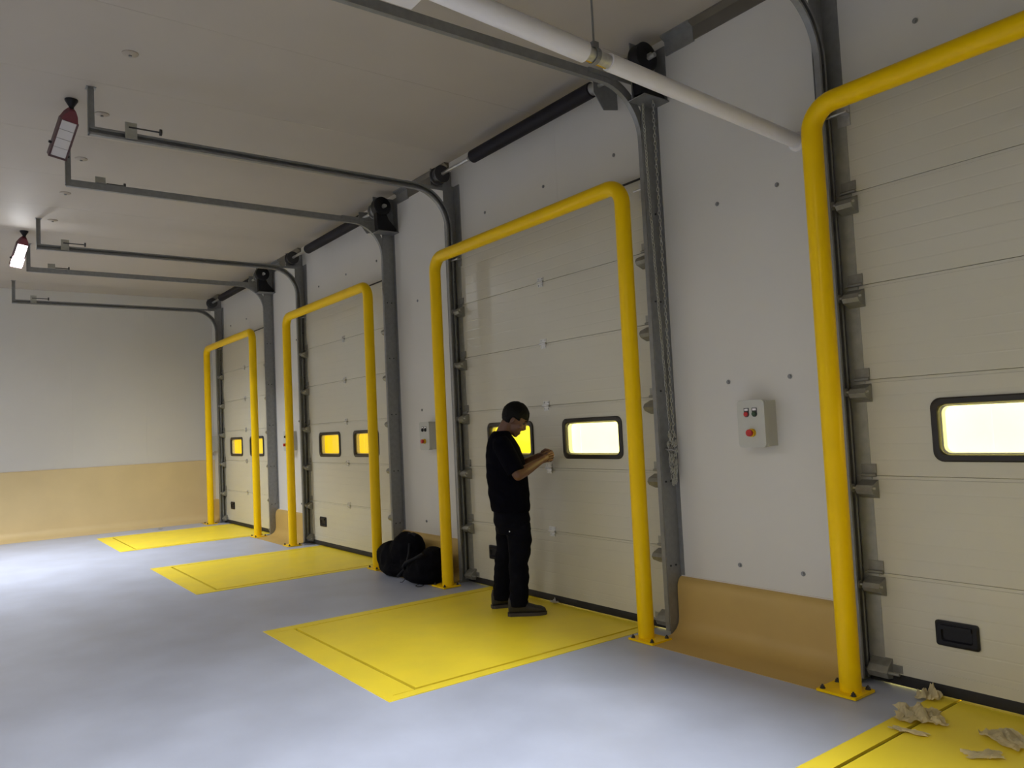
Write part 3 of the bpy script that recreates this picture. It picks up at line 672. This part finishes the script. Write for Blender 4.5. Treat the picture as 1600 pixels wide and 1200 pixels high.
# hair cap: shell pulled inside the skull over the face, ears left free
bm = bmesh.new(); bmesh.ops.create_icosphere(bm, subdivisions=5, radius=1)
for v in bm.verts:
    c = v.co.copy(); q = Vector((-0.008 + c.x * 0.108, c.y * 0.090, 0.036 + c.z * 0.104))
    if q.x < -0.03 and q.z < 0.02: q.x = -0.03 + (q.x + 0.03) * 0.98; q.z = 0.02 + (q.z - 0.02) * 1.10
    line = 0.046 if q.x > 0.045 else (0.046 + (q.x - 0.045) * 0.55 if q.x > -0.02 else -2)
    if abs(q.y) > 0.055 and -0.03 < q.x < 0.045: line = min(line, 0.012)
    k_ = max(0.0, min(1.0, (line - q.z) / 0.012))
    q = q.lerp(Vector((-0.004, 0, 0.03)) + (q - Vector((-0.004, 0, 0.03))) * 0.80, k_)
    nn = noise.noise(q * 60) * 0.003 + noise.noise(q * 140) * 0.0018
    q += c * nn
    v.co = HM @ q
obj('hair', mesh_of(bm, 'hair', M_hair, True), P)
# T-shirt
bm = bmesh.new()
loft(bm, [sring(0.762, -0.176, 0.120, 0.188, skew=-0.006), sring(0.80, -0.184, 0.124, 0.190), sring(0.88, -0.192, 0.122, 0.192), sring(0.97, -0.198, 0.118, 0.192), sring(1.07, -0.203, 0.106, 0.190), sring(1.17, -0.204, 0.088, 0.190), sring(1.25, -0.197, 0.062, 0.185), sring(1.31, -0.182, 0.028, 0.15), sring(1.35, -0.160, 0.000, 0.105), sring(1.378, -0.138, -0.005, 0.072)])
for s in (-1, 1):
    sv, ev = Vector(SHO[s]), Vector(ELB[s]); d_ = (ev - sv)
    tube(bm, [sv - d_ * 0.15 + Vector((0, -s * 0.05, 0.0)), sv, sv + d_ * 0.5, sv + d_ * 0.90], [0.06, 0.073, 0.071, 0.068], 18)
    ellipsoid(bm, sv, (0.072, 0.07, 0.07))
sh = remesh(mesh_of(bm, 'shirt_raw', None), 0.007, 4, 0.5, M_shirt)
for v in sh.vertices:
    c = v.co
    if c.z < 1.25:
        f = noise.noise(Vector((c.x * 7, c.y * 7, c.z * 16 + c.x * 10))) * 0.007 + noise.noise(Vector((c.x * 20, c.y * 20, c.z * 22))) * 0.003
        nrm = Vector((c.x + 0.045, c.y, 0)).normalized(); v.co = c + nrm * f
obj('t_shirt', sh, P)
# trousers
bm = bmesh.new()
loft(bm, [sring(0.60, -0.145, 0.105, 0.165), sring(0.68, -0.162, 0.116, 0.172), sring(0.74, -0.166, 0.110, 0.172), sring(0.84, -0.160, 0.095, 0.165)])
LR = {-1: [((0.012, -0.085, 0.66), 0.105), ((0.030, -0.095, 0.56), 0.092), ((0.024, -0.106, 0.44), 0.080), ((0.010, -0.115, 0.38), 0.074), ((0.012, -0.122, 0.28), 0.073), ((0.004, -0.128, 0.17), 0.072), ((-0.002, -0.13, 0.095), 0.072), ((-0.002, -0.13, 0.070), 0.066)],
      1: [((-0.055, 0.085, 0.66), 0.100), ((-0.066, 0.10, 0.56), 0.090), ((-0.078, 0.112, 0.44), 0.082), ((-0.098, 0.118, 0.38), 0.078), ((-0.108, 0.125, 0.28), 0.076), ((-0.118, 0.132, 0.17), 0.076), ((-0.130, 0.139, 0.090), 0.077), ((-0.132, 0.139, 0.062), 0.07)]}
for s in (-1, 1): tube(bm, [q[0] for q in LR[s]], [q[1] for q in LR[s]], 20)
tr = remesh(mesh_of(bm, 'trousers_raw', None), 0.007, 5, 0.5, M_trous)
for v in tr.vertices:
    c = v.co; s = -1 if c.y < 0 else 1
    f = noise.noise(Vector((c.x * 6, c.y * 6, c.z * 18))) * 0.007 + noise.noise(Vector((c.x * 16 + 5, c.y * 16, c.z * 34))) * 0.0035
    cx = LR[s][4][0]; nrm = Vector((c.x - cx[0], c.y - cx[1], 0)); nrm = nrm.normalized() if nrm.length > 1e-4 else nrm
    v.co = c + nrm * f
tro = obj('trousers', tr, P)
build('pocket_flap', lambda bm: box(bm, -0.035, 0.045, -0.007, 0.004, 0.57, 0.60), M_trous, tro, bevel=0.002, loc=(0, -0.178, 0))
build('back_stud', lambda bm: tube(bm, [(-0.045, -0.165, 0.628), (-0.045, -0.177, 0.628)], 0.005, 8), M_galvl, tro)
# boots
def boot(hx, hy, rz):
    mt = Matrix.Translation((hx, hy, 0)) @ Matrix.Rotation(rz, 4, 'Z')
    def f_up(bm):
        R_ = []
        for a, hw, z1 in ((-0.006, 0.022, 0.110), (0.004, 0.036, 0.140), (0.03, 0.042, 0.150), (0.085, 0.044, 0.146), (0.112, 0.043, 0.118), (0.15, 0.046, 0.088), (0.20, 0.047, 0.070), (0.24, 0.042, 0.062), (0.266, 0.028, 0.050), (0.274, 0.012, 0.038)):
            R_.append([mt @ Vector((a, hw * math.copysign(abs(math.cos(t)) ** 0.75, math.cos(t)), 0.020 + (z1 - 0.020) * (0.5 + 0.5 * math.copysign(abs(math.sin(t)) ** 0.75, math.sin(t))))) for t in [2 * PI * i / 18 for i in range(18)]])
        loft(bm, R_)
    b = build('boot', f_up, M_shoe, P, True)
    def f_so(bm):
        poly = [(-0.012, -0.022), (0.01, -0.038), (0.08, -0.040), (0.16, -0.048), (0.23, -0.046), (0.27, -0.028), (0.282, 0.0), (0.27, 0.028), (0.23, 0.046), (0.16, 0.048), (0.08, 0.040), (0.01, 0.038), (-0.012, 0.022)]
        loft(bm, [[mt @ Vector((q[0], q[1], z)) for q in poly] for z in (0.0, 0.024)])
    build('sole', f_so, M_sole, b, bevel=0.003)
    for x_, z_ in ((0.104, 0.128), (0.121, 0.113), (0.139, 0.099)):
        build('lace', lambda bm: tube(bm, [mt @ Vector((x_, -0.03, z_ - 0.008)), mt @ Vector((x_ + 0.004, 0, z_ + 0.004)), mt @ Vector((x_, 0.03, z_ - 0.008))], 0.004, 6), M_strap, b, True)
boot(-0.075, -0.130, 0.0); boot(-0.205, 0.139, 0.25)

# ------------------------------------------------------------------ two black bags slumped against the wall
def bag_mesh(blobs, voxel, seed, amp=0.016):
    bm = bmesh.new()
    for c, r, rot in blobs:
        ellipsoid(bm, (0, 0, 0), r, Matrix.Translation(c) @ Matrix.Rotation(rot[0], 4, 'X') @ Matrix.Rotation(rot[1], 4, 'Y') @ Matrix.Rotation(rot[2], 4, 'Z'), 22, 14)
    me = remesh(mesh_of(bm, 'bag_raw', None), voxel, 8, 0.5, M_bag)
    for v in me.vertices:
        c = v.co; q = Vector((c.x + seed, c.y, c.z))
        ridge = 1 - abs(noise.noise(q * 7)) * 2
        f = noise.noise(q * 5) * amp + ridge * amp * 0.6 + noise.noise(q * 18) * amp * 0.25
        v.co = c + v.normal * f
        if v.co.z < 0.004: v.co.z = 0.004
    return me
b1 = thing('backpack', 'black backpack slumped upright by the second yellow post, left of the two bags', 'bag', (6.63, -0.235, 0))
obj('bag_body', bag_mesh([((-0.15, -0.03, 0.14), (0.26, 0.15, 0.17), (0, 0.25, 0)), ((0.03, 0.0, 0.22), (0.20, 0.14, 0.20), (0, -0.3, 0)), ((0.13, 0.03, 0.28), (0.13, 0.11, 0.13), (0, 0, 0)), ((0.14, 0.0, 0.14), (0.15, 0.12, 0.14), (0, 0, 0)), ((-0.07, -0.06, 0.07), (0.28, 0.13, 0.07), (0, 0, 0))], 0.012, 3.0, 0.020), b1)
build('carry_strap', lambda bm: tube(bm, [(0.20, -0.05, 0.33), (0.27, -0.10, 0.24), (0.27, -0.14, 0.12), (0.16, -0.17, 0.03)], 0.012, 8), M_strap, b1, True)
build('top_handle', lambda bm: tube(bm, [(0.10, 0.0, 0.405), (0.14, -0.02, 0.425), (0.19, -0.01, 0.42), (0.21, 0.01, 0.40)], 0.009, 8), M_strap, b1, True)
b2 = thing('duffel_bag', 'black bag lying low behind the yellow post, right of the two bags', 'bag', (7.09, -0.25, 0))
obj('bag_body', bag_mesh([((0.02, -0.02, 0.12), (0.22, 0.16, 0.13), (0, 0, 0)), ((0.09, 0.03, 0.20), (0.16, 0.13, 0.13), (0, 0, 0)), ((0.09, -0.02, 0.13), (0.15, 0.15, 0.16), (0, 0, 0)), ((0.0, -0.05, 0.07), (0.24, 0.15, 0.07), (0, 0, 0))], 0.012, 9.0, 0.017), b2)
build('shoulder_strap', lambda bm: tube(bm, [(-0.20, -0.12, 0.10), (-0.17, -0.16, 0.14), (-0.08, -0.185, 0.19), (0.05, -0.17, 0.235), (0.15, -0.12, 0.29)], 0.014, 8), M_strap, b2, True)
build('cord_loop', lambda bm: tube(bm, [(0.11, -0.16, 0.012), (0.13, -0.20, 0.008), (0.18, -0.21, 0.008), (0.20, -0.18, 0.008), (0.17, -0.14, 0.010)], 0.0035, 6), M_strap, b2, True)
build('cord_end', lambda bm: tube(bm, [(-0.12, -0.17, 0.03), (-0.12, -0.20, 0.008), (-0.14, -0.215, 0.008)], 0.003, 6), M_strap, b2, True)

# ------------------------------------------------------------------ crumpled scraps on the floor
def scrap(name, label, loc, size, hgt, seed, m, rz=0.0, cat='scrap'):
    bm = bmesh.new(); n_ = 18; V = {}
    for i in range(n_ + 1):
        for j in range(n_ + 1):
            u, v = i / n_ * 2 - 1, j / n_ * 2 - 1
            rr = max(abs(u), abs(v)); edge = 1 + 0.35 * noise.noise(Vector((u * 2 + seed, v * 2, 3)))
            h = hgt * (abs(noise.noise(Vector((u * 1.7 + seed, v * 1.7, 0)))) * 1.5 + 0.55 * abs(noise.noise(Vector((u * 4 + seed, v * 4, 7))))) * (1.15 - 0.75 * rr) + 0.006
            V[i, j] = bm.verts.new((u * size[0] * edge, v * size[1] * edge, h))
    for i in range(n_):
        for j in range(n_): bm.faces.new((V[i, j], V[i + 1, j], V[i + 1, j + 1], V[i, j + 1]))
    bmesh.ops.solidify(bm, geom=bm.faces[:], thickness=0.0015)
    o = obj(name, mesh_of(bm, name, m), None, loc); o.rotation_euler = (0, 0, rz); tag(o, label, cat); return o
scrap('paper_scrap', 'large crumpled beige paper on the nearest yellow leveler', (11.665, -0.35, 0.004), (0.10, 0.085), 0.062, 1.3, M_rag, 0.5)
scrap('paper_scrap', 'small crumpled paper wad against the black seal of the nearest door', (11.585, -0.075, 0.004), (0.05, 0.045), 0.065, 5.1, M_rag, 0.2)
scrap('paper_scrap', 'thin torn paper strip lying in front of the large crumpled paper', (11.715, -0.535, 0.004), (0.075, 0.022), 0.018, 8.2, M_rag, 0.15)
scrap('paper_scrap', 'crumpled paper at the right edge of the nearest leveler', (12.03, -0.33, 0.004), (0.10, 0.07), 0.035, 11.7, M_rag, -0.4)
scrap('paper_scrap', 'flat torn paper bit in the lower right corner of the photo', (12.02, -0.56, 0.004), (0.07, 0.035), 0.02, 15.2, M_rag, 0.7)
scrap('fluff_tuft', 'pale tuft at the foot of the door beside the boot', (8.70, -0.035, 0.004), (0.035, 0.018), 0.05, 21.0, M_fluff)
scrap('floor_scrap', 'tiny white scrap on the floor near the far end wall', (-0.27, -1.04, 0.001), (0.06, 0.03), 0.03, 25.0, M_fluff)
bpy.context.view_layer.update()
